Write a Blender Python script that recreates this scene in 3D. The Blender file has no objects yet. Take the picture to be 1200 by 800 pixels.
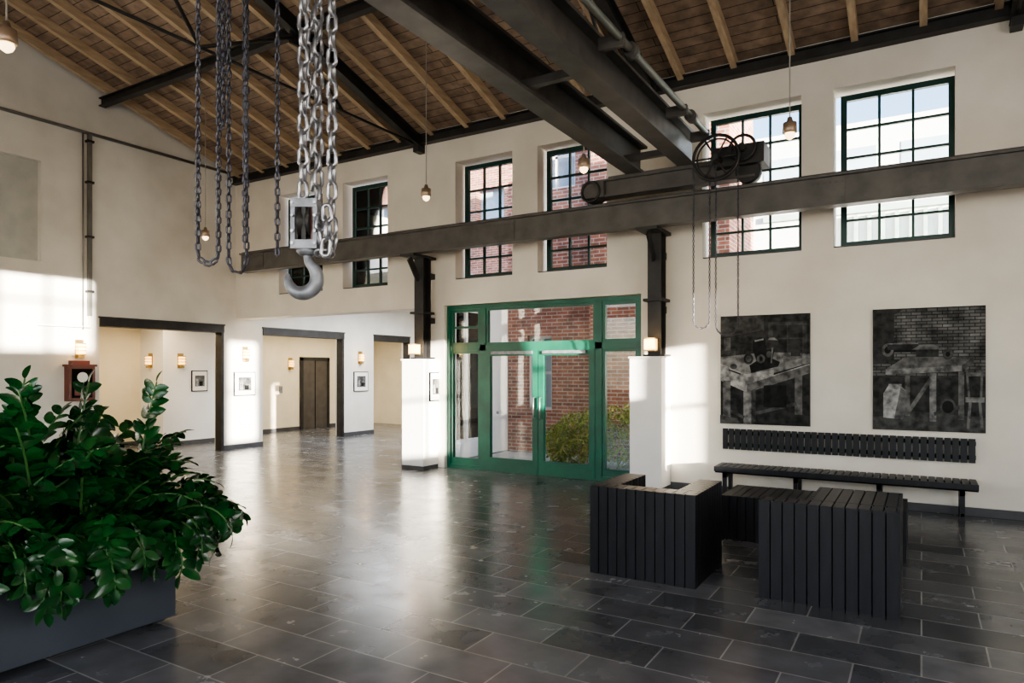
import bpy, bmesh, math, random
from mathutils import Vector, Matrix
random.seed(7)
scene=bpy.context.scene
D=9.92; LX=-13.15; RX=6.0; BY=-5.0; EZ=6.12; SL=0.305; RY=2.46
def roofz(y): return EZ+SL*(D-y) if y>RY else EZ+SL*(y-BY)

# ---------------------------------------------------------------- materials
def newmat(name):
    m=bpy.data.materials.new(name); m.use_nodes=True
    nt=m.node_tree; b=nt.nodes['Principled BSDF']; return m,nt,b
def noisecol(nt,b,c1,c2,scale=3,detail=5,lo=.35,hi=.65,stretch=None):
    g=nt.nodes.new('ShaderNodeTexCoord'); n=nt.nodes.new('ShaderNodeTexNoise')
    n.inputs['Scale'].default_value=scale; n.inputs['Detail'].default_value=detail
    src=g.outputs['Object']
    if stretch:
        mp=nt.nodes.new('ShaderNodeMapping'); mp.inputs['Scale'].default_value=stretch
        nt.links.new(src,mp.inputs[0]); src=mp.outputs[0]
    nt.links.new(src,n.inputs['Vector'])
    r=nt.nodes.new('ShaderNodeValToRGB'); r.color_ramp.elements[0].position=lo; r.color_ramp.elements[1].position=hi
    r.color_ramp.elements[0].color=(*c1,1); r.color_ramp.elements[1].color=(*c2,1)
    nt.links.new(n.outputs['Fac'],r.inputs[0]); nt.links.new(r.outputs[0],b.inputs['Base Color'])
    return n,r
def addbump(nt,b,out,strength=.2,dist=.01):
    bp=nt.nodes.new('ShaderNodeBump'); bp.inputs['Strength'].default_value=strength; bp.inputs['Distance'].default_value=dist
    nt.links.new(out,bp.inputs['Height']); nt.links.new(bp.outputs[0],b.inputs['Normal'])
def mat(name,c1,c2=None,rough=.5,metal=0,scale=4,bump=0,spec=None,stretch=None):
    m,nt,b=newmat(name)
    if c2 is None: c2=tuple(x*.85 for x in c1)
    n,r=noisecol(nt,b,c1,c2,scale,stretch=stretch)
    b.inputs['Roughness'].default_value=rough; b.inputs['Metallic'].default_value=metal
    if spec is not None: b.inputs['Specular IOR Level'].default_value=spec
    if bump: addbump(nt,b,n.outputs['Fac'],bump)
    return m
def emis(name,col,st):
    m,nt,b=newmat(name)
    b.inputs['Base Color'].default_value=(*col,1); b.inputs['Emission Color'].default_value=(*col,1); b.inputs['Emission Strength'].default_value=st
    return m
def brickmat(name,c1,c2,mortar,bw,rh,ms,axes='XZ',rough=.8,var=0,bump=.4,offset=.5,spec=.5,roughvar=None,nb=.25,nscale=6):
    m,nt,b=newmat(name)
    g=nt.nodes.new('ShaderNodeTexCoord'); s=nt.nodes.new('ShaderNodeSeparateXYZ'); c=nt.nodes.new('ShaderNodeCombineXYZ')
    nt.links.new(g.outputs['Object'],s.inputs[0])
    nt.links.new(s.outputs[axes[0]],c.inputs[0]); nt.links.new(s.outputs[axes[1]],c.inputs[1])
    t=nt.nodes.new('ShaderNodeTexBrick'); nt.links.new(c.outputs[0],t.inputs['Vector'])
    t.offset=offset
    t.inputs['Scale'].default_value=1; t.inputs['Brick Width'].default_value=bw; t.inputs['Row Height'].default_value=rh
    t.inputs['Mortar Size'].default_value=ms; t.inputs['Mortar Smooth'].default_value=.1; t.inputs['Bias'].default_value=0
    t.inputs['Color1'].default_value=(*c1,1); t.inputs['Color2'].default_value=(*c2,1); t.inputs['Mortar'].default_value=(*mortar,1)
    n=nt.nodes.new('ShaderNodeTexNoise'); n.inputs['Scale'].default_value=nscale; n.inputs['Detail'].default_value=8
    nt.links.new(g.outputs['Object'],n.inputs['Vector'])
    mx=nt.nodes.new('ShaderNodeMix'); mx.data_type='RGBA'; mx.blend_type='MULTIPLY'; mx.inputs[0].default_value=1
    r=nt.nodes.new('ShaderNodeMapRange'); r.inputs[1].default_value=.3; r.inputs[2].default_value=.7; r.inputs[3].default_value=1-var; r.inputs[4].default_value=1+var*.5
    nt.links.new(n.outputs['Fac'],r.inputs[0])
    nt.links.new(t.outputs['Color'],mx.inputs[6]); nt.links.new(r.outputs[0],mx.inputs[7])
    nt.links.new(mx.outputs[2],b.inputs['Base Color'])
    b.inputs['Roughness'].default_value=rough; b.inputs['Specular IOR Level'].default_value=spec
    if roughvar:
        r2=nt.nodes.new('ShaderNodeMapRange'); r2.inputs[1].default_value=.3; r2.inputs[2].default_value=.7
        r2.inputs[3].default_value=roughvar[0]; r2.inputs[4].default_value=roughvar[1]
        nt.links.new(n.outputs['Fac'],r2.inputs[0]); nt.links.new(r2.outputs[0],b.inputs['Roughness'])
    inv=nt.nodes.new('ShaderNodeMath'); inv.operation='SUBTRACT'; inv.inputs[0].default_value=1
    nt.links.new(t.outputs['Fac'],inv.inputs[1])
    ad=nt.nodes.new('ShaderNodeMath'); ad.operation='MULTIPLY_ADD'; ad.inputs[1].default_value=nb
    nt.links.new(n.outputs['Fac'],ad.inputs[0]); nt.links.new(inv.outputs[0],ad.inputs[2])
    addbump(nt,b,ad.outputs[0],bump,.004)
    return m
M={}
M['plaster']=mat('plaster_cream',(.68,.64,.565),(.77,.73,.66),rough=.85,scale=1.3,bump=.12)
M['plasterl']=mat('plaster_left',(.60,.58,.53),(.71,.69,.64),rough=.85,scale=1.1,bump=.12)
M['white']=mat('plaster_white',(.80,.79,.78),(.84,.83,.82),rough=.8,scale=2)
M['yellow']=mat('plaster_warm',(.70,.62,.46),(.76,.68,.52),rough=.8,scale=2)
M['floor']=brickmat('slate_tiles',(.052,.056,.064),(.135,.140,.152),(.27,.27,.27),.7,.35,.0055,'XY',rough=.3,var=.3,bump=.25,spec=.6,roughvar=(.19,.29),nb=.03,nscale=3.5)
M['boards']=brickmat('roof_boards',(.22,.155,.11),(.31,.225,.16),(.04,.03,.02),3.2,.16,.006,'XY',rough=.75,var=.4)
M['wood']=mat('rafter_wood',(.38,.28,.18),(.50,.38,.25),rough=.65,scale=3,stretch=(6,1,6))
M['brick']=brickmat('brick_red',(.48,.17,.11),(.28,.10,.07),(.48,.43,.38),.25,.077,.010,'XZ',var=.35)
M['bricky']=brickmat('brick_red_side',(.48,.17,.11),(.28,.10,.07),(.48,.43,.38),.25,.077,.010,'YZ',var=.35)
M['steel']=mat('dark_steel',(.018,.017,.017),(.032,.031,.03),rough=.5,metal=.2,scale=5)
M['crane']=mat('crane_paint',(.068,.064,.060),(.105,.098,.092),rough=.45,metal=.1,scale=4)
M['chain']=mat('galvanised_chain',(.46,.46,.49),(.28,.28,.31),rough=.34,metal=.85,scale=20)
M['hchain']=mat('hand_chain_steel',(.10,.10,.12),(.055,.055,.07),rough=.42,metal=.8,scale=20)
M['hook']=mat('hook_paint',(.27,.28,.31),(.15,.155,.175),rough=.42,metal=.4,scale=14)
M['green']=mat('frame_green',(.003,.075,.048),(.005,.11,.066),rough=.3,scale=3)
M['dgreen']=mat('window_frame_dark_green',(.003,.034,.028),(.005,.045,.036),rough=.35,scale=3)
M['black']=mat('black_stained_wood',(.005,.005,.007),(.010,.010,.013),rough=.42,scale=3,stretch=(8,8,1),spec=.3)
M['core']=mat('black_core',(.003,.003,.003),(.004,.004,.004),rough=.9,spec=.1)
M['planter']=mat('planter_charcoal',(.038,.047,.062),(.055,.065,.082),rough=.4,scale=2)
M['leaf']=mat('zz_leaf',(.004,.034,.010),(.013,.085,.017),rough=.2,scale=9)
M['stem']=mat('zz_stem',(.04,.12,.03),(.06,.16,.04),rough=.4)
M['soil']=mat('soil',(.03,.02,.012),(.06,.04,.02),rough=.95,scale=30,bump=.5)
M['base']=mat('baseboard_dark',(.05,.05,.055),(.07,.07,.075),rough=.5)
M['pipe']=mat('conduit_grey',(.16,.16,.15),(.22,.22,.2),rough=.45,metal=.5)
M['pipew']=mat('conduit_white',(.7,.68,.62),(.75,.73,.68),rough=.5)
M['brass']=mat('aged_brass',(.35,.24,.08),(.45,.32,.12),rough=.35,metal=.8)
M['lampw']=emis('lamp_glow_warm',(1,.58,.18),3.5)
M['bulb']=emis('bulb_glow',(1,.72,.4),4)
M['socket']=mat('lamp_socket_bronze',(.30,.22,.16),(.4,.3,.22),rough=.4,metal=.5)
M['wire']=mat('lamp_cable',(.3,.28,.25),(.35,.33,.3),rough=.5)
M['paper']=mat('print_mount',(.75,.74,.70),(.78,.77,.74),rough=.6)
M['red']=mat('cabinet_mahogany',(.09,.018,.012),(.14,.03,.02),rough=.35)
M['door']=mat('grey_metal_door',(.085,.075,.068),(.11,.10,.09),rough=.4,metal=.3)
M['panel']=mat('niche_panel',(.42,.43,.41),(.48,.49,.46),rough=.5)
M['pave']=mat('paving',(.42,.41,.38),(.52,.50,.46),rough=.9,scale=3)
M['bush']=mat('bush_leaf',(.14,.22,.03),(.42,.42,.06),rough=.5,scale=8)
M['bldg']=mat('white_cladding',(.80,.80,.80),(.85,.85,.85),rough=.7)
M['fins']=mat('green_fins',(.36,.46,.42),(.45,.55,.5),rough=.5)
M['glassb']=mat('building_glass',(.30,.38,.48),(.50,.60,.70),rough=.1,scale=.6)
def greym(v):
    k='g%03d'%int(v*1000)
    if k not in M: M[k]=mat('photo_grey_'+k,(v*.4,v*.4,v*.4),(v*1.6,v*1.6,v*1.6),rough=.5,scale=11,spec=.12)
    return M[k]
M['artbrick']=brickmat('photo_brick',(.14,.14,.14),(.07,.07,.07),(.022,.022,.022),.11,.04,.005,'XZ',rough=.5,var=.8,bump=0,spec=.12)
def glassmat(name,tint=(1,1,1),refl=.09):
    m=bpy.data.materials.new(name); m.use_nodes=True; nt=m.node_tree
    for n in list(nt.nodes): nt.nodes.remove(n)
    o=nt.nodes.new('ShaderNodeOutputMaterial'); t=nt.nodes.new('ShaderNodeBsdfTransparent'); g=nt.nodes.new('ShaderNodeBsdfGlossy')
    t.inputs[0].default_value=(*tint,1); g.inputs['Roughness'].default_value=.02
    f=nt.nodes.new('ShaderNodeFresnel'); f.inputs[0].default_value=1.45
    a=nt.nodes.new('ShaderNodeMath'); a.operation='ADD'; a.inputs[1].default_value=refl*.4
    nt.links.new(f.outputs[0],a.inputs[0])
    mx=nt.nodes.new('ShaderNodeMixShader'); nt.links.new(a.outputs[0],mx.inputs[0]); nt.links.new(t.outputs[0],mx.inputs[1]); nt.links.new(g.outputs[0],mx.inputs[2])
    nt.links.new(mx.outputs[0],o.inputs[0]); return m
M['glass']=glassmat('window_glass',(.95,.97,.96),.03)

# ---------------------------------------------------------------- mesh builder
class MB:
    def __init__(s): s.v=[]; s.f=[]; s.m=[]; s.mats=[]; s.sm=[]
    def mi(s,k):
        mm=M[k] if isinstance(k,str) else k
        if mm not in s.mats: s.mats.append(mm)
        return s.mats.index(mm)
    def add(s,vs,fs,k,smooth=False):
        o=len(s.v); s.v+= [tuple(v) for v in vs]; i=s.mi(k)
        for f in fs: s.f.append([a+o for a in f]); s.m.append(i); s.sm.append(smooth)
    def box(s,x0,x1,y0,y1,z0,z1,k):
        if x0>x1:x0,x1=x1,x0
        if y0>y1:y0,y1=y1,y0
        if z0>z1:z0,z1=z1,z0
        vs=[(x,y,z) for z in(z0,z1) for y in(y0,y1) for x in(x0,x1)]
        s.add(vs,[(0,2,3,1),(4,5,7,6),(0,1,5,4),(2,6,7,3),(0,4,6,2),(1,3,7,5)],k)
    def obox(s,p,q,w,h,k,up=(0,0,1)):
        p=Vector(p);q=Vector(q);d=(q-p).normalized();u=Vector(up)
        r=d.cross(u).normalized();u=r.cross(d)
        vs=[]
        for e in(p,q):
            for a,b in((-1,-1),(1,-1),(1,1),(-1,1)): vs.append(e+r*a*w/2+u*b*h/2)
        s.add(vs,[(3,2,1,0),(4,5,6,7),(0,1,5,4),(1,2,6,5),(2,3,7,6),(3,0,4,7)],k)
    def ibeam(s,p,q,w,h,k,tf=.03,tw=.025,up=(0,0,1)):
        p=Vector(p);q=Vector(q);d=(q-p).normalized();r=d.cross(Vector(up)).normalized();u=r.cross(d)
        s.obox(p+u*(h-tf)/2,q+u*(h-tf)/2,w,tf,k,up); s.obox(p-u*(h-tf)/2,q-u*(h-tf)/2,w,tf,k,up); s.obox(p,q,tw,h-2*tf,k,up)
    def tube(s,pts,rad,k,n=10,closed=False,cap=True,smooth=True):
        pts=[Vector(p) for p in pts]; N=len(pts)
        rs=rad if isinstance(rad,(list,tuple)) else [rad]*N
        ref=None; vs=[]
        for i,p in enumerate(pts):
            if closed: t=(pts[(i+1)%N]-pts[i-1])
            else: t=pts[min(i+1,N-1)]-pts[max(i-1,0)]
            t.normalize()
            if ref is None:
                ref=Vector((0,0,1)) if abs(t.z)<.9 else Vector((1,0,0))
            a=(ref-t*ref.dot(t)).normalized(); b=t.cross(a); ref=a
            for j in range(n):
                th=2*math.pi*j/n; vs.append(p+(a*math.cos(th)+b*math.sin(th))*rs[i])
        fs=[]
        L=N if closed else N-1
        for i in range(L):
            i2=(i+1)%N
            for j in range(n):
                j2=(j+1)%n; fs.append((i*n+j,i*n+j2,i2*n+j2,i2*n+j))
        s.add(vs,fs,k,smooth)
        if cap and not closed:
            o=len(s.v)-len(vs); i=s.mi(k)
            s.f.append([o+j for j in range(n)][::-1]); s.m.append(i); s.sm.append(False)
            s.f.append([o+(N-1)*n+j for j in range(n)]); s.m.append(i); s.sm.append(False)
    def ring(s,c,R,r,k,axis='Y',n=28,m=8):
        c=Vector(c); pts=[]
        for i in range(n):
            t=2*math.pi*i/n; a,b=math.cos(t)*R,math.sin(t)*R
            pts.append(c+(Vector((a,0,b)) if axis=='Y' else Vector((0,a,b)) if axis=='X' else Vector((a,b,0))))
        s.tube(pts,r,k,n=m,closed=True)
    def link(s,c,d,side,L,W,r,k,n=12,m=6):
        c=Vector(c);d=Vector(d).normalized();side=Vector(side);side=(side-d*side.dot(d)).normalized()
        pts=[];h=L/2-W/2
        for i in range(n):
            t=2*math.pi*(i+.5)/n; a=math.cos(t)*(W/2-r); b=math.sin(t)*(W/2-r)
            pts.append(c+side*a+d*(b+(h if b>0 else -h)))
        s.tube(pts,r,k,n=m,closed=True)
    def chain(s,path,L,W,r,k,n=12,m=6,rot0=0):
        path=[Vector(p) for p in path]; pitch=L-2*r*1.05
        seg=[(path[i+1]-path[i]).length for i in range(len(path)-1)]; tot=sum(seg); N=int(tot/pitch)
        for i in range(N):
            u=(i+.5)*pitch; j=0
            while j<len(seg)-1 and u>seg[j]: u-=seg[j]; j+=1
            dd=(path[j+1]-path[j]).normalized(); c=path[j]+dd*u
            ang=rot0+(math.pi/2 if i%2 else 0)+random.uniform(-.12,.12)
            base=Vector((math.cos(.6),math.sin(.6),0)); 
            if abs(dd.z)<.5: base=Vector((0,0,1)).cross(dd)+Vector((0,0,.01))
            base=(base-dd*base.dot(dd)).normalized(); o=dd.cross(base)
            s.link(c,dd,base*math.cos(ang)+o*math.sin(ang),L,W,r,k,n,m)
    def obj(s,name,bevel=0,parent=None):
        me=bpy.data.meshes.new(name); me.from_pydata(s.v,[],s.f); me.update()
        for mm in s.mats: me.materials.append(mm)
        me.polygons.foreach_set('material_index',s.m); me.polygons.foreach_set('use_smooth',s.sm)
        o=bpy.data.objects.new(name,me); scene.collection.objects.link(o)
        if bevel:
            b=o.modifiers.new('bevel','BEVEL'); b.width=bevel; b.segments=2; b.limit_method='ANGLE'
        if parent: o.parent=parent
        return o
def wallgrid(mb,axis,p0,p1,a0,a1,z0,z1,holes,k):
    A=sorted(set([a0,a1]+[h[0] for h in holes]+[h[1] for h in holes])); A=[a for a in A if a0<=a<=a1]
    Z=sorted(set([z0,z1]+[h[2] for h in holes]+[h[3] for h in holes])); Z=[z for z in Z if z0<=z<=z1]
    for i in range(len(A)-1):
        run=None
        for j in range(len(Z)-1):
            ca,cz=(A[i]+A[i+1])/2,(Z[j]+Z[j+1])/2
            inh=any(h[0]<ca<h[1] and h[2]<cz<h[3] for h in holes)
            if not inh:
                run=(run[0],Z[j+1]) if run else (Z[j],Z[j+1])
            if (inh or j==len(Z)-2) and run:
                if axis=='Y': mb.box(A[i],A[i+1],p0,p1,run[0],run[1],k)
                else: mb.box(p0,p1,A[i],A[i+1],run[0],run[1],k)
                run=None

# ---------------------------------------------------------------- room shell
mb=MB(); mb.box(LX-3.2,RX+.3,BY-.3,D+.38,-.1,0,'floor'); mb.box(LX-3.2,-7.8,D+.38,17.5,-.1,0,'floor'); mb.obj('floor')
mb=MB(); mb.box(-7.8,12,D+.38,26,-.12,-.02,'pave'); mb.obj('ground_paving')

WIN=[(-11.68,-10.43),(-9.81,-8.70),(-7.06,-5.935),(-5.39,-4.21),(-2.66,-1.38),(-.93,.364),(2.2,3.5),(3.9,5.2)]
WZ=(3.39,5.42)
DX0,DX1,DZ=-7.38,-3.66,2.92
holes=[(a-.07,b-.01,WZ[0]-.02,WZ[1]+.05) for a,b in WIN]+[(DX0,DX1,-1,DZ),(LX-1,-8.0,-1,2.9)]
mb=MB(); wallgrid(mb,'Y',D,D+.38,LX-.3,RX+.3,0,EZ+.1,holes,'plaster'); mb.obj('wall_back')
lh=[(6.96,9.60,-1,2.75),(10.64,13.24,-1,2.75),(14.39,15.95,-1,2.75),(4.0,5.98,3.65,5.40)]
mb=MB(); wallgrid(mb,'X',LX-.3,LX,BY-.3,17.5,0,EZ,[h for h in lh],'plasterl')
vs=[(x,y,z) for x in(LX-.3,LX) for y,z in((BY-.3,EZ),(D+.3,EZ),(RY,roofz(RY)+.1))]
mb.add(vs,[(0,1,2),(5,4,3),(0,3,4,1),(1,4,5,2),(2,5,3,0)],'plasterl'); 
mb.box(LX-.16,LX-.12,4.0,5.98,3.65,5.40,'panel')
mb.obj('wall_left')
rh=[(5.25,5.74,1.35,3.1),(4.35,4.95,2.4,3.7),(2.68,3.55,1.75,3.75),(.55,1.3,2.3,4.5),(-1.1,-.5,1.22,1.6),(.12,.42,1.12,1.45),(-3.85,-2.35,4.25,5.95)]  # unseen end wall: openings placed as a gobo to shape the sun patches
mb=MB(); wallgrid(mb,'X',RX,RX+.12,BY-.3,D+.38,0,EZ,rh,'plaster')
vs=[(x,y,z) for x in(RX,RX+.12) for y,z in((BY-.3,EZ),(D+.3,EZ),(RY,roofz(RY)+.1))]
mb.add(vs,[(0,1,2),(5,4,3),(0,3,4,1),(1,4,5,2),(2,5,3,0)],'plaster')
for h in rh:
    if h[1]-h[0]>.8 : 
        c=(h[0]+h[1])/2; mb.box(RX+.03,RX+.08,c-.03,c+.03,h[2],h[3],'dgreen')
    zc=(h[2]+h[3])/2
    if h[3]-h[2]>1: mb.box(RX+.03,RX+.08,h[0],h[1],zc-.03,zc+.03,'dgreen')
mb.obj('wall_right_gobo')
bh=[(-11+i*2.6,-9.5+i*2.6,1.0,5.2) for i in range(6)]
mb=MB(); wallgrid(mb,'Y',BY-.3,BY,LX-.3,RX+.12,0,EZ,bh,'plaster'); mb.obj('wall_rear')
mb=MB()
for (ya,yb) in((RY,D+.9),(RY,BY-.9)):
    za,zb=roofz(RY),EZ-SL*.9
    x0,x1=LX-.3,RX+.3
    v=[(x0,ya,za),(x1,ya,za),(x1,yb,zb),(x0,yb,zb)]
    v+=[(a,b,c+.18) for a,b,c in v]
    mb.add(v,[(0,1,2,3),(7,6,5,4),(0,4,5,1),(1,5,6,2),(2,6,7,3),(3,7,4,0)],'boards')
mb.obj('ceiling')
mb=MB()
x=LX+.25
while x<RX:
    mb.obox((x,RY,roofz(RY)-.075),(x,D-.02,EZ-.07),.085,.15,'wood')
    mb.obox((x,RY,roofz(RY)-.075),(x,BY+.02,EZ-.07),.085,.15,'wood')
    x+=.76
mb.obj('roof_rafters')

TX=[-7.87,-3.45,.95,5.3]
mb=MB()
mb.ibeam((LX+.01,D-.08,EZ-.16),(RX-.01,D-.08,EZ-.16),.14,.17,'steel',tf=.02)
mb.obj('eave_beam')
mb=MB()
for y in (7.0,4.2,.8,-2): 
    mb.ibeam((LX+.01,y,roofz(y)-.26),(RX-.01,y,roofz(y)-.26),.12,.16,'steel',tf=.02)
mb.obj('steel_purlins')
for X in TX:
    mb=MB()
    for yb in (D-.02,BY+.02):
        mb.ibeam((X,RY,roofz(RY)-.27),(X,yb,EZ-.24),.14,.2,'steel',tf=.02)
        mb.tube([(X,yb,5.86),(X,RY,5.86)],.022,'steel',8)
    for y,y2 in((7,7.9),(7,5.4),(4.2,5.4),(4.2,RY),(.8,RY),(.8,-.5),(-2,-.5)):
        mb.tube([(X,y,roofz(y)-.35),(X,y2,5.86)],.025,'steel',8)
    mb.box(X-.06,X+.06,D-.2,D-.01,5.72,6.05,'steel')
    mb.box(X-.02,X+.02,6.85,7.15,roofz(7)-.5,roofz(7)-.28,'steel')
    mb.obj('roof_truss')

# ---------------------------------------------------------------- windows
def sash(mb,x0,x1,z0,z1,cols,rows,y):
    f=.075
    mb.box(x0,x0+f,y,y+.07,z0,z1,'dgreen');mb.box(x1-f,x1,y,y+.07,z0,z1,'dgreen')
    mb.box(x0+f,x1-f,y,y+.07,z0,z0+f,'dgreen');mb.box(x0+f,x1-f,y,y+.07,z1-f,z1,'dgreen')
    for i in range(1,cols):
        xc=x0+f+(x1-x0-2*f)*i/cols; mb.box(xc-.016,xc+.016,y+.01,y+.06,z0+f,z1-f,'dgreen')
    for i in range(1,rows):
        zc=z0+f+(z1-z0-2*f)*i/rows; mb.box(x0+f,x1-f,y+.012,y+.058,zc-.016,zc+.016,'dgreen')
    mb.box(x0+f,x1-f,y+.03,y+.036,z0+f,z1-f,'glass')
for i,(a,b) in enumerate(WIN):
    mb=MB(); y=10.12
    sash(mb,a,b,4.13,WZ[1],3,3,y); sash(mb,a,b,WZ[0],4.11,3,2,y)
    mb.box(a-.06,b-.015,D+.0,D+.2,WZ[0]-.015,WZ[0]-.002,'base')
    mb.obj('window_%d'%(i+1))

mb=MB(); y=10.0; g='green'
def fr(x0,x1,z0,z1,f=.06,dy=.0,d=.08,k=g,glass=True,bot=None):
    bot=bot or f
    mb.box(x0,x0+f,y+dy,y+dy+d,z0,z1,k);mb.box(x1-f,x1,y+dy,y+dy+d,z0,z1,k)
    mb.box(x0+f,x1-f,y+dy,y+dy+d,z0,z0+bot,k);mb.box(x0+f,x1-f,y+dy,y+dy+d,z1-f,z1,k)
    if glass: mb.box(x0+f,x1-f,y+dy+d/2,y+dy+d/2+.006,z0+bot,z1-f,'glass')
xa,xb,xc,xm=DX0+.01,-6.6,-4.40,-5.49
fr(DX0+.01,DX1-.01,0.0,DZ-.01,.07,0,.12,g,False)
mb.box(xb-.06,xb+.06,y,y+.12,.07,DZ-.07,g); mb.box(xc-.06,xc+.06,y,y+.12,.07,DZ-.07,g)
mb.box(DX0+.07,DX1-.07,y,y+.12,2.10,2.2,g)
fr(xa+.07,xb-.06,.07,2.1,.05,.02,.07,bot=.12); fr(xc+.06,DX1-.08,.07,2.1,.05,.02,.07,bot=.12)
fr(xa+.07,xb-.06,2.2,DZ-.08,.05,.02,.07); fr(xb+.06,xc-.06,2.2,DZ-.08,.04,.02,.07); fr(xc+.06,DX1-.08,2.2,DZ-.08,.05,.02,.07)
fr(xb+.06,xm-.005,.02,2.1,.10,-.01,.08,bot=.22); fr(xm+.005,xc-.06,.02,2.1,.10,-.01,.08,bot=.22)
mb.box(xa+.12,xb-.11,y+.03,y+.07,2.5,2.54,g)
for hx in(xm-.06,xm+.06):
    mb.tube([(hx,y-.01,.95),(hx,y-.06,.95),(hx,y-.06,1.3),(hx,y-.01,1.3)],.012,'chain',8)
mb.box(xb+.2,xm-.1,y-.05,y-.01,2.03,2.08,'hook'); mb.box(xm+.1,xc-.2,y-.05,y-.01,2.03,2.08,'hook')
mb.box(xb+.3,xb+.34,y-.03,y-.01,1.0,1.05,'hook')
mb.obj('door_1')

for n,(x0,x1,yb) in enumerate([(-8.0,-7.52,10.3),(-3.68,-3.2,D)]):
    mb=MB(); mb.box(x0,x1,9.5,yb,0,1.93,'white'); mb.box(x0-.008,x1+.008,9.492,yb,0,.06,'base')
    mb.box(x0-.02,x1+.02,9.48,yb,1.93,1.955,'white'); mb.obj('pillar_plinth')
    mb=MB(); cx=x0+.37; yy=9.62
    mb.ibeam((cx,yy,1.97),(cx,yy,3.76),.2,.22,'steel',tf=.02,up=(0,1,0))
    mb.box(cx-.16,cx+.16,yy-.13,yy+.16,1.955,1.985,'steel')
    mb.box(cx-.15,cx+.15,yy-.17,yy+.15,2.75,2.79,'steel')
    mb.box(cx-.15,cx+.15,9.18,yy+.2,3.73,3.775,'steel')
    mb.obox((cx,9.25,3.7),(cx,9.5,3.35),.03,.12,'steel')
    mb.box(cx-.05,cx+.05,yy+.1,D+.01,3.4,3.5,'steel'); mb.box(cx-.05,cx+.05,yy+.1,D+.01,2.6,2.7,'steel')
    mb.obj('crane_column')
    mb=MB(); lx=cx-.02; ly=9.42; 
    mb.box(lx-.075,lx+.075,ly-.07,ly+.06,2.05,2.2,'lampw'); mb.box(lx-.085,lx+.085,ly-.08,ly+.065,2.03,2.05,'brass'); mb.box(lx-.085,lx+.085,ly-.08,ly+.065,2.2,2.215,'brass')
    mb.box(lx-.02,lx+.02,ly+.05,yy-.1,2.1,2.14,'brass')
    mb.obj('cube_wall_lamp')

mb=MB()
mb.ibeam((-12.1,9.3,3.975),(RX-.01,9.3,3.975),.2,.39,'crane',tf=.03,tw=.1)
for xx in (-11.6,-9.8,-5.7,-1.0,.1):
    mb.box(xx-.2,xx+.2,9.235,9.365,3.82,4.13,'crane')
    for a in range(6):
        for zz in(3.88,4.07):
            mb.tube([(xx-.17+a*.068,9.24,zz),(xx-.17+a*.068,9.222,zz)],.011,'crane',6)
mb.box(-12.1,RX-.01,9.27,9.33,4.17,4.2,'steel')
mb.obj('crane_runway_beam')
mb=MB(); mb.ibeam((LX+.01,-4.4,3.975),(RX-.01,-4.4,3.975),.2,.39,'crane',tf=.03,tw=.1)
for xx in(-8,-3.4,1.2): mb.box(xx-.12,xx+.12,-4.99,-4.3,3.6,3.78,'steel')
mb.obj('crane_runway_beam')
mb=MB(); c='crane'
for X in(-3.5,-2.75): mb.ibeam((X,-4.6,4.76),(X,9.42,4.76),.24,.42,c,tf=.035,tw=.03)
for yy in(9.3,-4.4):
    mb.ibeam((-4.25,yy,4.4),(-1.85,yy,4.4),.22,.26,c,tf=.03,tw=.12)
    mb.box(-4.3,-3.95,yy-.14,yy+.14,4.27,4.5,c)
    for wx in(-4.15,-1.95): mb.tube([(wx,yy-.09,4.36),(wx,yy+.09,4.36)],.155,'steel',22)
    mb.box(-2.35,-1.72,yy-.2,yy+.2,4.42,4.68,'steel')
    mb.box(-3.9,-2.2,yy-.09,yy+.09,4.52,4.56,c)
for yy in (0,3,6,8.8): mb.box(-3.5,-2.75,yy-.04,yy+.04,4.6,4.68,c)
mb.tube([(-2.42,-4.3,4.86),(-2.42,9.2,4.86)],.038,'pipe',12)
for yy in(-3,0,3,6,8,9): mb.box(-2.63,-2.38,yy-.03,yy+.03,4.78,4.9,c)
for yy in(6.3,8.3): mb.tube([(-2.42,yy-.06,4.86),(-2.42,yy+.06,4.86)],.07,c,14)
hw=(-2.28,8.92,4.50)
mb.ring(hw,.29,.022,'steel','Y',32,8); mb.ring((hw[0],hw[1]+.03,hw[2]),.25,.012,'steel','Y',32,6)
for a in range(6):
    t=a*math.pi/3; mb.tube([hw,(hw[0]+.28*math.cos(t),hw[1],hw[2]+.28*math.sin(t))],.012,'steel',6)
mb.tube([(hw[0],8.85,hw[2]),(hw[0],9.25,hw[2])],.04,'steel',12)
mb.ring((-1.98,9.06,4.62),.16,.02,'steel','Y',24,8); mb.tube([(-1.98,9.0,4.62),(-1.98,9.3,4.62)],.05,'steel',12)
mb.ring((-4.15,9.15,4.36),.14,.02,'steel','Y',24,8)
mb.box(-3.62,-2.63,1.9,3.4,4.975,5.25,'steel'); mb.box(-3.4,-2.85,2.2,3.1,4.82,4.98,c)
for yy in(2.1,3.2):
    for X in(-3.5,-2.75): mb.tube([(X-.05,yy,5.03),(X+.05,yy,5.03)],.11,'steel',18)
crane=mb.obj('bridge_crane')
mb=MB()
def loop(xl,xr,y,ztop,zb,n=10):
    p=[(xl,y,ztop),(xl,y,zb+(xr-xl)/2)]
    for i in range(1,n): 
        t=math.pi+math.pi*i/n; p.append(((xl+xr)/2+math.cos(t)*(xr-xl)/2,y,zb+(xr-xl)/2+math.sin(t)*(xr-xl)/2))
    p+=[(xr,y,zb+(xr-xl)/2),(xr,y,ztop)]; return p
mb.chain(loop(-2.57,-2.36,8.92,4.5,2.30),.046,.03,.0055,'hchain',8,5)
mb.chain(loop(-2.28,-2.0,8.92,4.4,2.2),.046,.03,.0055,'hchain',8,5)
mb.obj('drive_hand_chain',parent=crane)

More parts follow.
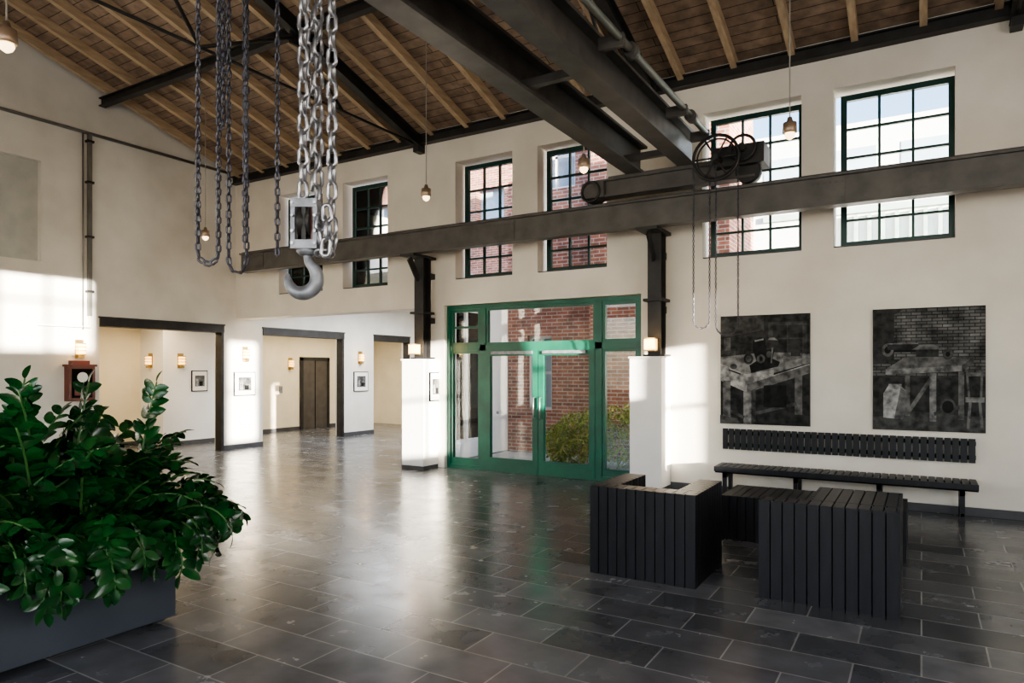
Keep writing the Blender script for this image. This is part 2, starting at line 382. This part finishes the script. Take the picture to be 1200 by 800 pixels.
# ---------------------------------------------------------------- hoist
CA=math.radians(30.96); R_=Vector((math.cos(CA),math.sin(CA),0)); F_=Vector((-math.sin(CA),math.cos(CA),0))
def ray(px,v,t): 
    a=(px-600)/800; return Vector((0,0,1.75))+F_*t+R_*(a*t)+Vector((0,0,1))*((434-v)/800*t)
mb=MB(); t0=4.03
hc=ray(361,265,t0)
def HL(x,y,z): return hc+R_*x+F_*y+Vector((0,0,1))*z
def hbox(x0,x1,y0,y1,z0,z1,k):
    vs=[HL(x,y,z) for z in(z0,z1) for y in(y0,y1) for x in(x0,x1)]
    mb.add(vs,[(0,2,3,1),(4,5,7,6),(0,1,5,4),(2,6,7,3),(0,4,6,2),(1,3,7,5)],k)
hbox(-.085,-.06,-.06,.06,-.13,.15,'hook'); hbox(.045,.07,-.06,.06,-.13,.15,'hook')
hbox(-.085,.07,-.065,-.045,.10,.15,'hook'); hbox(-.085,.07,-.065,-.045,-.14,-.09,'hook'); hbox(-.085,.07,.045,.065,-.14,.15,'hook')
hbox(-.06,-.045,-.05,.05,-.1,.1,'steel'); hbox(.03,.045,-.05,.05,-.1,.1,'red')
mb.tube([HL(-.1,0,.02),HL(.085,0,.02)],.022,'chain',12)
mb.tube([HL(-.045,0,.02),HL(-.03,0,.02),HL(-.008,0,.02),HL(.015,0,.02),HL(.03,0,.02)],[.095,.095,.06,.095,.095],'steel',24)
hbox(-.02,.005,-.062,-.05,-.09,.1,'steel')
for bx_ in(-.073,.058):
    for bz_ in(-.11,-.04,.05,.125): mb.tube([HL(bx_,-.06,bz_),HL(bx_,-.075,bz_)],.009,'chain',8)
mb.tube([HL(-.005,0,-.13),HL(-.005,0,-.155),HL(-.005,0,-.175)],[.06,.06,.04],'hook',16)
hp=[(.0,-.16),(.0,-.19),(.012,-.22),(.04,-.255),(.052,-.30),(.045,-.345),(.015,-.38),(-.03,-.395),(-.075,-.385),(-.108,-.35),(-.12,-.31),(-.118,-.28)]
hr=[.026,.026,.03,.036,.040,.042,.043,.042,.037,.03,.022,.010]
def cr(P,n=4):
    out=[]
    for i in range(len(P)-1):
        p0=P[max(i-1,0)];p1=P[i];p2=P[i+1];p3=P[min(i+2,len(P)-1)]
        for j in range(n):
            t=j/n; out.append(tuple(.5*((2*b)+(-a+c)*t+(2*a-5*b+4*c-d)*t*t+(-a+3*b-3*c+d)*t**3) for a,b,c,d in zip(p0,p1,p2,p3)))
    out.append(P[-1]); return out
H=cr([(a[0],a[1],r) for a,r in zip(hp,hr)])
mb.tube([HL(a,0,b) for a,b,_ in H],[r for _,_,r in H],'hook',14)
ztop=4.97
def fall(px,v0,t,rot):
    p=ray(px,v0,t); q=Vector((p.x,p.y,4.83)); mb.chain([q,p],.125,.075,.0125,'chain',14,7,rot0=rot)
fall(355,236,4.0,.2); fall(373,238,4.1,.9); fall(389,262,4.02,.3)
fall(366,236,4.18,-.3)
pts=[ray(389,255,4.02),ray(391,280,4.02),ray(386,297,4.0),ray(377,296,3.98),ray(374,275,3.97),ray(378,240,4.0)]
mb.chain(pts,.125,.075,.0125,'chain',14,7,.5)
mb.chain([ray(383,240,3.95),ray(384,270,3.94),ray(381,300,3.95)],.125,.075,.0125,'chain',14,7,.2)
mb.obj('crane_hook_block',parent=crane)
mb=MB()
def hl(xl,xr,vb,t,L=.052):
    a=ray(xl,vb-15,t);b=ray(xr,vb-15,t); w=(b-a).length/2; mid=(a+b)/2; e=(b-a).normalized()
    P=[Vector((a.x,a.y,ztop)),a]
    for i in range(1,8):
        th=math.pi+math.pi*i/8; P.append(mid+e*math.cos(th)*w+Vector((0,0,math.sin(th)*15/800*t)))
    P+=[b,Vector((b.x,b.y,ztop))]
    mb.chain(P,L,.034,.0065,'hchain',10,5)
hl(232,256,309,3.7); hl(268,289,319,3.9,.058); hl(258,262,150,3.8)
a=ray(325,300,3.95); mb.chain([Vector((a.x,a.y,ztop)),a],.058,.036,.007,'hchain',10,5)
a=ray(287,290,4.0); mb.chain([Vector((a.x,a.y,ztop)),a],.058,.036,.007,'hchain',10,5)
mb.obj('hoist_hand_chains',parent=crane)

for (x,y,z) in[(-1.21,7.8,4.3),(-6.2,7.9,4.3),(-3.63,7.8,4.3),(-11.2,7.8,4.2),(-6.1,2.53,4.3),(-1.2,2.5,4.3)]:
    mb=MB(); mb.tube([(x,y,z+.1),(x,y,roofz(y)+.02)],.007,'wire',6)
    mb.tube([(x,y,z+.16),(x,y,z+.11),(x,y,z+.10),(x,y,z+.0),(x,y,z-.01)],[.022,.035,.07,.075,.065],'socket',16)
    mb.tube([(x,y,z-.01),(x,y,z-.03),(x,y,z-.06),(x,y,z-.08)],[.05,.055,.04,.01],'bulb',14)
    mb.obj('pendant_lamp')

# ---------------------------------------------------------------- wall art + bench
def art(name,x0,x1,z0,z1,shapes):
    mb=MB(); y=D-.03
    mb.box(x0,x1,y,D-.001,z0,z1,greym(.02))
    W,Hh=x1-x0,z1-z0
    for i,(poly,k) in enumerate(shapes):
        yy=y-.0008*(i+1)
        mb.add([(x0+u*W,yy,z0+v*Hh) for u,v in poly],[list(range(len(poly)))],k)
    mb.obj(name)
def R(u0,v0,u1,v1): return [(u0,v0),(u1,v0),(u1,v1),(u0,v1)]
def disc(u,v,r,a=1,n=16): return [(u+r*math.cos(2*math.pi*i/n)*a,v+r*math.sin(2*math.pi*i/n)) for i in range(n)]
def seg(u0,v0,u1,v1,w):
    dx,dy=u1-u0,v1-v0; l=math.hypot(dx,dy); a,b=-dy/l*w/2,dx/l*w/2
    return [(u0+a,v0+b),(u0-a,v0-b),(u1-a,v1-b),(u1+a,v1+b)]
g0=greym(.026);g1=greym(.050);g2=greym(.095);g3=greym(.15);g4=greym(.25);g5=greym(.35);gk=greym(.008)
art('workbench_photograph',-2.46,-1.28,1.0,2.52,[
 (R(0,.55,1,1),g0),([(0,.8),(.5,.86),(.5,1),(0,1)],g1),(R(.55,.62,.97,.93),g1),(R(.60,.66,.92,.90),g0),(seg(.76,.66,.76,.9,.012),g1),(seg(.6,.78,.92,.78,.012),g1),
 (R(0,.60,.18,.70),g1),(R(.04,.68,.12,.80),g2),
 ([(0,.50),(.30,.40),(1,.56),(1,.64),(.55,.66),(0,.62)],g3),
 ([(0,.47),(.30,.36),(.60,.43),(.62,.50),(.3,.46),(0,.56)],g4),
 ([(0,.40),(.31,.29),(.31,.37),(0,.48)],g4),([(.31,.29),(1,.47),(1,.55),(.31,.37)],g2),
 (seg(.31,.37,1,.55,.008),g4),
 (R(.03,.05,.12,.40),g2),(R(.27,.0,.36,.30),g3),([(.36,0),(.41,.03),(.41,.33),(.36,.31)],g1),(R(.84,.10,.92,.45),g2),
 (seg(.12,.12,.28,.06,.03),g1),(seg(.4,.10,.86,.2,.03),g1),(R(.5,.16,.75,.36),gk),(seg(.5,.36,.75,.42,.012),g2),
 ([(.36,.47),(.66,.53),(.68,.57),(.60,.60),(.62,.68),(.52,.72),(.38,.68),(.42,.58),(.34,.54)],gk),
 ([(.38,.66),(.52,.69),(.52,.78),(.46,.80),(.38,.76)],gk),([(.53,.68),(.68,.70),(.70,.76),(.6,.80),(.53,.78)],g0),
 ([(.40,.755),(.5,.77),(.5,.785),(.40,.77)],g3),([(.55,.77),(.66,.765),(.62,.79),(.56,.79)],g3),(disc(.47,.60,.04,1.2),g2),(disc(.47,.60,.02),gk),(seg(.585,.56,.60,.70,.018),g2),(disc(.56,.64,.03),g1),
 (disc(.33,.60,.05,1.1),g0),(disc(.33,.60,.03,1.1),g2),(seg(.72,.58,.92,.62,.03),g2),(R(.80,.62,.90,.68),g0),(seg(.1,.50,.24,.46,.012),gk),(disc(.16,.53,.025,1.6),g1),
 ([(0,0),(.25,0),(.2,.05),(0,.08)],g1)])
art('workshop_photograph',-.536,.657,1.0,2.53,[
 (R(0,.44,1,1),M['artbrick']),(R(.0,.55,.20,.95),g0),([(.0,.95),(.2,.95),(.3,1),(0,1)],g0),(R(.0,.0,1,.44),g0),
 ([(0,.0),(1,.0),(1,.12),(.4,.16),(0,.1)],g1),
 (R(.10,.64,.42,.69),gk),(disc(.14,.66,.055),g2),(disc(.14,.66,.03),gk),(R(.14,.66,.42,.71),g0),(seg(.14,.71,.42,.71,.008),g3),
 ([(.12,.50),(.80,.53),(.90,.60),(.30,.60)],g2),([(.12,.455),(.80,.485),(.80,.53),(.12,.50)],g3),([(.80,.485),(.90,.55),(.90,.60),(.80,.53)],g1),
 (R(.30,.12,.345,.46),g2),(R(.52,.08,.58,.47),g3),(R(.77,.1,.82,.48),g2),(seg(.33,.15,.53,.42,.035),g2),(seg(.56,.14,.78,.20,.03),g1),
 ([(.10,.10),(.28,.09),(.32,.20),(.31,.32),(.26,.37),(.15,.37),(.10,.30)],g4),([(.2,.09),(.28,.09),(.32,.20),(.31,.32),(.26,.35)],g2),(seg(.15,.37,.27,.37,.02),g4),
 (R(.40,.60,.60,.66),g0),([(.36,.66),(.64,.66),(.56,.70),(.44,.70)],g2),(disc(.68,.62,.045),g1),(disc(.68,.62,.02),gk),
 (R(.83,.24,.99,.28),g3),(seg(.85,.03,.87,.24,.025),g2),(seg(.97,.03,.95,.24,.025),g2),(seg(.86,.12,.96,.12,.02),g1),
 (seg(.86,.28,.84,.5,.02),g2),(seg(.96,.28,.97,.5,.02),g2),(seg(.84,.46,.97,.46,.03),g2),
 (disc(.68,.20,.07),g1),(disc(.68,.20,.05),gk)])
mb=MB(); k='black'
n=36; x0=-2.42; p=2.99/n
for i in range(n): mb.box(x0+i*p,x0+i*p+p-.016,D-.07,D-.045,.64,.93,k)
for z in(.70,.87): mb.box(x0,x0+2.98,D-.045,D-.001,z-.025,z+.025,'core')
mb.obj('wall_backrest')
mb=MB()
for i in range(n): mb.box(x0+i*p,x0+i*p+p-.015,9.38,9.84,.42,.45,k)
for yy in(9.42,9.76): mb.box(x0,x0+2.98,yy,yy+.04,.36,.42,'core')
mb.box(x0,x0+2.98,9.365,9.38,.385,.45,k)
for xx in(x0+.1,x0+1.0,x0+1.95,x0+2.8):
    mb.box(xx,xx+.05,9.42,9.47,0,.37,k); mb.box(xx,xx+.05,9.75,9.8,0,.37,k); mb.box(xx,xx+.05,9.42,9.8,.3,.36,k); mb.box(xx+.01,xx+.04,9.42,9.8,.06,.1,k)
mb.obj('slatted_bench')

def clad(mb,x0,x1,y0,y1,z0,z1,top='Y',p=.085,g=.009,t=.02,sides='NSEW'):
    mb.box(x0+t,x1-t,y0+t,y1-t,z0+.02,z1-t,'core')
    def sl(a,b):
        n=max(1,round((b-a)/p)); q=(b-a)/n
        return [(a+i*q+g/2,a+(i+1)*q-g/2) for i in range(n)]
    for a,b in sl(x0,x1):
        if 'S' in sides: mb.box(a,b,y0,y0+t,z0,z1-t*0,k)
        if 'N' in sides: mb.box(a,b,y1-t,y1,z0,z1,k)
    for a,b in sl(y0,y1):
        if 'W' in sides: mb.box(x0,x0+t,a,b,z0,z1,k)
        if 'E' in sides: mb.box(x1-t,x1,a,b,z0,z1,k)
    if top=='Y':
        for a,b in sl(x0+t,x1-t): mb.box(a,b,y0+t,y1-t,z1-t,z1+.001,k)
    else:
        for a,b in sl(y0+t,y1-t): mb.box(x0+t,x1-t,a,b,z1-t,z1+.001,k)
mb=MB(); x0,x1,y0,y1=-2.47,-1.55,5.43,6.28
clad(mb,x0,x1,y0,y0+.2,0,.75,'Y'); clad(mb,x0,x0+.2,y0+.2,y1,0,.75,'X'); clad(mb,x1-.2,x1,y0+.2,y1,0,.75,'X'); clad(mb,x0+.2,x1-.2,y0+.2,y1,0,.42,'Y')
mb.obj('slatted_armchair')
mb=MB(); x0,x1,y0,y1=-1.08,-.13,5.5,6.4
clad(mb,x0,x1,y0,y0+.2,0,.75,'Y'); clad(mb,x1-.62,x1,y0+.2,y1,0,.75,'Y'); clad(mb,x0,x1-.62,y0+.2,y1,0,.42,'Y')
mb.obj('slatted_armchair')
mb=MB(); clad(mb,-1.8,-.12,7.24,8.0,0,.45,'Y'); mb.obj('slatted_low_table')

# ---------------------------------------------------------------- planter and plant
mb=MB(); px0,px1,py0,py1,pz=-5.3,-4.5,1.15,2.9,.62
mb.box(px0,px1,py0,py0+.03,.03,pz,'planter');mb.box(px0,px1,py1-.03,py1,.03,pz,'planter')
mb.box(px0,px0+.03,py0+.03,py1-.03,.03,pz,'planter');mb.box(px1-.03,px1,py0+.03,py1-.03,.03,pz,'planter')
mb.box(px0+.03,px1-.03,py0+.03,py1-.03,.03,.06,'planter'); mb.box(px0+.03,px1-.03,py0+.03,py1-.03,.06,pz-.05,'soil')
for a,b in((px0+.05,py0+.05),(px1-.13,py0+.05),(px0+.05,py1-.13),(px1-.13,py1-.13)): mb.box(a,a+.08,b,b+.08,0,.03,'steel')
planter=mb.obj('planter_box')
mb=MB()
def leaflet(base,d,nrm,L,W):
    d=d.normalized(); s=d.cross(nrm)
    if s.length<1e-3: s=d.cross(Vector((1,0,0)))
    s.normalize(); n=s.cross(d)
    prof=[(0,.12),(.12,.6),(.3,.92),(.52,1),(.75,.82),(.92,.42),(1,.05)]
    vs=[];fs=[]
    for i,(u,w) in enumerate(prof):
        c=base+d*(u*L)-n*(.22*L*u*u); hw=w*W/2
        vs+=[c-s*hw+n*hw*.3,c,c+s*hw+n*hw*.3]
        if i:
            o=3*(i-1); fs+=[(o,o+1,o+4,o+3),(o+1,o+2,o+5,o+4)]
    mb.add(vs,fs,'leaf',True)
def stem(b,az,lean,L,droop):
    n=16; P=[Vector(b)]; th=lean; seg_=L/n; a=az
    bend=random.uniform(-.5,.5)
    for i in range(n):
        th+=droop/n*(.4+1.4*i/n); a+=bend/n
        P.append(P[-1]+Vector((math.cos(a)*math.sin(th),math.sin(a)*math.sin(th),math.cos(th)))*seg_)
    mb.tube(P,[.012-.007*i/n for i in range(n+1)],'stem',6)
    side0=Vector((-math.sin(az),math.cos(az),0)); tw=random.uniform(-1.0,1.0)
    st=L*.2; m=int((L-st)/.054); big=random.uniform(.9,1.2)
    for j in range(m):
        for sg in(-1,1):
            uu=st+(L-st)*(j+(.5 if sg>0 else 0)*random.uniform(0,1))/m
            u=min(uu/L,.999)*n; i=min(int(u),n-1); c=P[i].lerp(P[i+1],u-i); t=(P[i+1]-P[i]).normalized()
            q=Matrix.Rotation(tw+random.uniform(-.35,.35),3,t); s=q@side0; nn=s.cross(t)
            if nn.z<0: nn=-nn
            k=math.sin(math.pi*(.25+.62*j/m))
            dd=(s*sg*1.0+t*random.uniform(.35,.8)+nn*random.uniform(-.2,.4)+Vector([random.uniform(-.22,.22) for _ in range(3)]))
            leaflet(c,dd,nn+Vector([random.uniform(-.3,.3) for _ in range(3)]),(.078+.05*k)*big*random.uniform(.85,1.15),.066*(.65+.4*k)*big)
    leaflet(P[-1],P[-1]-P[-2],Vector((0,0,1)),.09,.05)
cx,cy=(px0+px1)/2,(py0+py1)/2
for i in range(112):
    bx=random.uniform(px0+.1,px1-.07); by=random.uniform(py0+.1,py1-.08)
    az=math.atan2((by-cy)*.7+random.uniform(-.6,.6),(bx-cx)*1.6+random.uniform(-.5,.5))
    out=min(1,math.hypot((bx-cx)/.4,(by-cy)/.85))
    L=random.uniform(.7,1.2)*(.82 if by>2.3 else 1)
    stem((bx,by,pz-.06),az,random.uniform(.0,.2)+out*.2,L,random.uniform(.1,.7)+out*random.uniform(.3,1.5))
for i in range(46):
    by=random.uniform(1.25,py1-.05); az=random.uniform(-.7,.9)
    stem((px1-.08,by,pz-.06),az,random.uniform(.3,.75),random.uniform(.55,.85),random.uniform(1.9,2.9))
for i in range(16):
    stem((random.uniform(-4.9,-4.56),py1-.08,pz-.06),random.uniform(.3,1.5),random.uniform(.3,.7),random.uniform(.55,.82),random.uniform(1.5,2.6))
stem((-4.75,2.75,pz-.06),.9,.05,1.12,.18); stem((-4.7,2.3,pz-.06),1.2,.03,1.12,.15); stem((-4.8,2.0,pz-.06),.2,.02,1.15,.2)
mb.obj('potted_zz_plant',parent=planter)

# ---------------------------------------------------------------- left wall details
mb=MB()
for y0,y1 in((6.96,9.60),(10.64,13.24),(14.39,15.95)):
    mb.box(LX-.28,LX+.03,y0,y1,2.58,2.745,'steel'); mb.box(LX-.2,LX+.04,y0-.02,y1+.02,2.73,2.76,'steel')
    mb.box(LX-.2,LX+.015,y1-.06,y1,0,2.58,'steel')
mb.obj('trim_1')
mb=MB()
mb.tube([(LX+.05,-4.8,6.1),(LX+.05,D-.2,6.1)],.03,'pipe',10)
mb.obox((LX+.05,6.76,6.08),(LX+.05,6.76,2.75),.06,.07,'pipe',up=(1,0,0)); mb.tube([(LX+.06,6.64,6.1),(LX+.06,6.64,2.5)],.015,'pipe',8)
for z in(3.2,4.2,5.2,5.95): mb.box(LX+.002,LX+.1,6.7,6.82,z-.02,z+.02,'steel')
mb.tube([(LX+.05,6.76,2.75),(LX+.05,6.76,2.55),(LX+.05,5.9,2.55)],.022,'pipew',8)
mb.obj('conduit_pipe')
mb=MB(); mb.box(LX,LX+.16,6.35,6.8,1.2,1.82,'red'); mb.box(LX+.16,LX+.17,6.4,6.75,1.26,1.78,'core'); mb.box(LX,LX+.18,6.32,6.83,1.82,1.86,'red'); mb.box(LX,LX+.12,6.42,6.73,1.86,1.93,'red')
mb.box(LX+.17,LX+.185,6.44,6.71,1.3,1.45,'red')
mb.tube([(LX+.17,6.575,1.63),(LX+.18,6.575,1.63)],.09,'paper',20); mb.obj('wall_clock_cabinet')
def sconce(p,dx,dy):
    mb=MB(); x,y,z=p
    def bb(a0,a1,b0,b1,z0,z1,k):
        if dx: mb.box(x+dx*a0,x+dx*a1,y+b0,y+b1,z+z0,z+z1,k)
        else: mb.box(x+b0,x+b1,y+dy*a0,y+dy*a1,z+z0,z+z1,k)
    bb(0,.02,-.07,.07,-.17,.17,'brass'); bb(.02,.10,-.06,.06,-.09,.09,'lampw')
    for zz in(-.1,-.03,.04,.1): bb(.015,.11,-.07,.07,zz-.008,zz+.008,'brass')
    bb(.02,.09,-.05,.05,-.17,-.12,'brass')
    mb.obj('wall_sconce')
sconce((LX,6.6,2.14),1,0); sconce((LX,10.15,2.12),1,0); sconce((LX,13.85,2.1),1,0)
sconce((-15.38,9.3,1.98),0,-1); sconce((-14.9,9.72,1.98),1,0); sconce((-15.8,13.75,1.95),1,0)
def framed(x,y0,y1,z0,z1):
    mb=MB(); mb.box(x,x+.025,y0,y1,z0,z1,'core'); mb.box(x+.025,x+.028,y0+.02,y1-.02,z0+.02,z1-.02,'paper')
    w=(y1-y0)*.2; mb.box(x+.028,x+.030,y0+w,y1-w,z0+.12,z1-.12,g2); mb.box(x+.030,x+.032,y0+w*1.3,y0+w*2,z0+.14,z0+.3,g4); mb.box(x+.030,x+.032,y0+w*2.4,y0+w*3.4,z0+.14,z0+.24,gk); mb.obj('framed_picture')
framed(LX,9.85,10.42,1.18,1.72); framed(LX,13.6,14.15,1.18,1.72); framed(-14.9,10.0,10.42,1.25,1.75)
framed(-7.52,9.66,10.0,1.2,1.72)

mb=MB()
mb.box(-16.1,-15.8,4,17.5,0,3.0,'yellow'); mb.box(-15.8,-13.45,3.7,4,0,3.0,'yellow'); mb.box(-15.8,-8,17.2,17.5,0,3.9,'yellow')
mb.obj('wall_corridor')
mb=MB(); mb.box(-15.799,-14.9,9.3,11.5,0,2.9,'white'); mb.box(-14.9,-14.88,9.3,11.5,0,.1,'base'); mb.box(-15.8,-14.9,9.28,9.3,0,.1,'base'); mb.obj('wall_partition')
mb=MB(); mb.box(-16.1,-13.45,3.7,17.5,2.9,3.05,'white'); mb.obj('ceiling_corridor')
mb=MB(); mb.box(-15.795,-15.76,14.2,15.15,0,2.05,'door'); mb.box(-15.795,-15.74,14.1,14.2,0,2.15,'steel'); mb.box(-15.795,-15.74,15.15,15.25,0,2.15,'steel');mb.box(-15.795,-15.74,14.1,15.25,2.05,2.15,'steel')
mb.box(-15.76,-15.75,14.66,14.68,0,2.05,'core'); mb.box(-15.795,-15.77,13.35,13.45,1.1,1.3,'hook'); mb.obj('elevator_door')
mb=MB(); mb.box(-15.795,-15.77,8.1,8.28,1.0,1.5,'core'); mb.box(-15.77,-15.76,8.13,8.25,1.25,1.45,'red'); mb.obj('wall_intercom')
mb=MB(); mb.box(-15.795,-15.77,16.2,17.1,1.1,1.9,'paper'); 
for i in range(9): mb.box(-15.77,-15.765,16.3,17.0,1.8-i*.08,1.825-i*.08,g2)
mb.obj('notice_board')
mb=MB(); mb.box(LX-.0,-7.8,D+.38,17.2,3.5,3.7,'white'); mb.obj('ceiling_extension')
eh=[(10.6,12.2,.3,3.0)]
mb=MB(); wallgrid(mb,'X',-8.0,-7.85,D+.38,17.2,0,3.7,eh,'white'); mb.obj('wall_extension')
mb=MB()
for a,b,z0,z1 in eh:
    mb.box(-7.95,-7.945,a,b,z0,z1,'glass')
    for yy in(a,(a+b)/2-.03,b-.06): mb.box(-7.97,-7.9,yy,yy+.06,z0,z1,'bldg')
    for zz in(z0,2.1,z1-.06): mb.box(-7.97,-7.9,a,b,zz,zz+.06,'bldg')
mb.obj('window_9')
mb=MB(); mb.box(-3.19,RX,D-.02,D,0,.1,'base'); mb.obj('baseboard_back')
mb=MB()
for a,b in((BY,6.96),(9.6,10.64),(13.24,14.39),(15.95,17.2)): mb.box(LX,LX+.02,a,b,0,.1,'base')
mb.obj('baseboard_left')
mb=MB(); mb.box(-15.8,-15.78,4,9.27,0,.1,'base'); mb.box(-15.8,-15.78,11.5,14.09,0,.1,'base'); mb.box(-15.8,-15.78,15.26,17.2,0,.1,'base'); mb.obj('baseboard_corridor')

# ---------------------------------------------------------------- outside
mb=MB(); by=12.9
bw=[(-7.35,-6.75,.9,2.5),(-4.15,-3.4,.9,2.35),(-7.2,-6.2,5.6,7.0),(-4.3,-3.5,5.6,7.0)]
wallgrid(mb,'Y',by,by+.4,-7.84,-3.05,-.1,8.6,bw,'brick')
mb.box(-3.35,-3.05,by+.4,15,-.1,8.6,'bricky')
mb.box(-7.84,-3.0,by-.05,by,3.2,3.35,'brick'); mb.box(-5.7,-4.75,by-.35,by,-.1,8.8,'brick')
mb.box(-7.7,-3.4,by+.35,by+.38,0,8,'glassb')
for (a,b,c,d) in bw:
    mb.box(a,b,by+.12,by+.17,(c+d)/2-.03,(c+d)/2+.03,'bldg'); mb.box((a+b)/2-.03,(a+b)/2+.03,by+.12,by+.17,c,d,'bldg')
    mb.box(a,a+.06,by+.1,by+.17,c,d,'bldg');mb.box(b-.06,b,by+.1,by+.17,c,d,'bldg');mb.box(a,b,by+.1,by+.17,d-.06,d,'bldg');mb.box(a,b,by+.1,by+.17,c,c+.06,'bldg')
mb.obj('brick_building')
mb=MB(); wallgrid(mb,'Y',19,19.4,-22,-8.0,-.1,9.5,[(-20+i*2.4,-18.9+i*2.4,6.4,7.8) for i in range(5)],'brick'); mb.box(-22,-8,19.3,19.35,5,8,'glassb'); mb.obj('brick_factory')
mb=MB(); mb.box(-8,9,18,18.3,-.1,7.6,'bldg')
x=-2.2
while x<9:
    mb.box(x,x+.08,17.85,18.0,3.0,5.4,'fins'); x+=.28
for i in range(9): mb.box(-4.9+i*1.5,-3.9+i*1.5,17.98,18.01,5.8,7.0,'glassb')
mb.box(-3.4,9,17.9,18.0,5.45,5.6,'fins'); mb.obj('modern_building')
mb=MB()
for i in range(9000):
    cx,cy,rr,cz=random.choice([(-5.95,11.7,.30,.35),(-5.6,11.6,.40,.45),(-5.15,11.5,.42,.5),(-4.7,11.6,.46,.55),(-4.2,11.6,.5,.55),(-3.6,11.8,.55,.6),(-3.0,12.0,.5,.6)])
    v=Vector([random.gauss(0,1) for _ in range(3)]).normalized()*rr*random.uniform(.75,1.05)
    c=Vector((cx,cy,cz))+Vector((v.x,v.y,v.z*1.25)); 
    if c.z<-.02: continue
    d=Vector([random.uniform(-1,1) for _ in range(3)]).normalized(); s=d.cross(Vector((.3,.2,1))).normalized()
    mb.add([c,c+d*.04+s*.02,c+d*.08,c+d*.04-s*.02],[(0,1,2,3)],'bush')
mb.obj('hedge_bush')

# ---------------------------------------------------------------- lights
def area(name,loc,target,sx,sy,p,col=(1,1,1)):
    l=bpy.data.lights.new(name,'AREA'); l.shape='RECTANGLE'; l.size=sx; l.size_y=sy; l.energy=p; l.color=col
    o=bpy.data.objects.new(name,l); scene.collection.objects.link(o); o.location=loc
    o.rotation_euler=(Vector(target)-Vector(loc)).to_track_quat('-Z','Y').to_euler(); return o
def point(name,loc,p,col,r=.08):
    l=bpy.data.lights.new(name,'POINT'); l.energy=p; l.color=col; l.shadow_soft_size=r
    o=bpy.data.objects.new(name,l); scene.collection.objects.link(o); o.location=loc
area('rear_fill_light',(-3,-4.8,3.2),(-4,6,4.4),13,3.5,560,(1,.98,.95))  # added fill inside the unseen rear wall, stands in for daylight
area('end_fill_light',(5.8,3,3.6),(-5,6,3.4),7,3,300,(1,.97,.93))  # second added fill, along the end wall, brightens the hall like daylight
area('corridor_light',(-14.2,8,2.85),(-14.2,8,0),1,3,80,(1,.76,.45))
area('corridor_light_far',(-14.3,14,2.85),(-14.3,14,0),1.5,4,105,(1,.84,.62))
area('extension_light',(-10.5,13.5,3.45),(-10.5,13.5,0),3,4,340,(.93,.96,1))
for p in[(LX+.22,6.6,2.12),(LX+.22,10.15,2.12),(LX+.22,13.85,2.1)]: point('sconce_light',p,6,(1,.6,.25))
for x in(-7.65,-3.33): point('cube_lamp_light',(x,9.24,2.2),5,(1,.6,.25))
s=bpy.data.lights.new('sun','SUN'); s.energy=50; s.angle=math.radians(.6); s.color=(1,.91,.77)
so=bpy.data.objects.new('sun',s); scene.collection.objects.link(so)
so.rotation_euler=Vector((-1,.478,-.111)).to_track_quat('-Z','Y').to_euler()
w=bpy.data.worlds.new('World'); scene.world=w; w.use_nodes=True; nt=w.node_tree
bg=nt.nodes['Background']; sk=nt.nodes.new('ShaderNodeTexSky'); sk.sky_type='NISHITA'; sk.sun_disc=False
sk.sun_elevation=math.radians(28); sk.sun_rotation=math.radians(115); nt.links.new(sk.outputs[0],bg.inputs[0]); bg.inputs[1].default_value=.9

cam=bpy.data.cameras.new('camera'); co=bpy.data.objects.new('camera',cam); scene.collection.objects.link(co)
co.location=(0,0,1.75); co.rotation_euler=(math.radians(90),0,CA); cam.lens=24; cam.sensor_width=36; cam.shift_y=34/1200
cam.clip_start=.05; cam.clip_end=300
scene.camera=co
scene.view_settings.view_transform='AgX'; scene.view_settings.look='AgX - Medium High Contrast'; scene.view_settings.exposure=.1
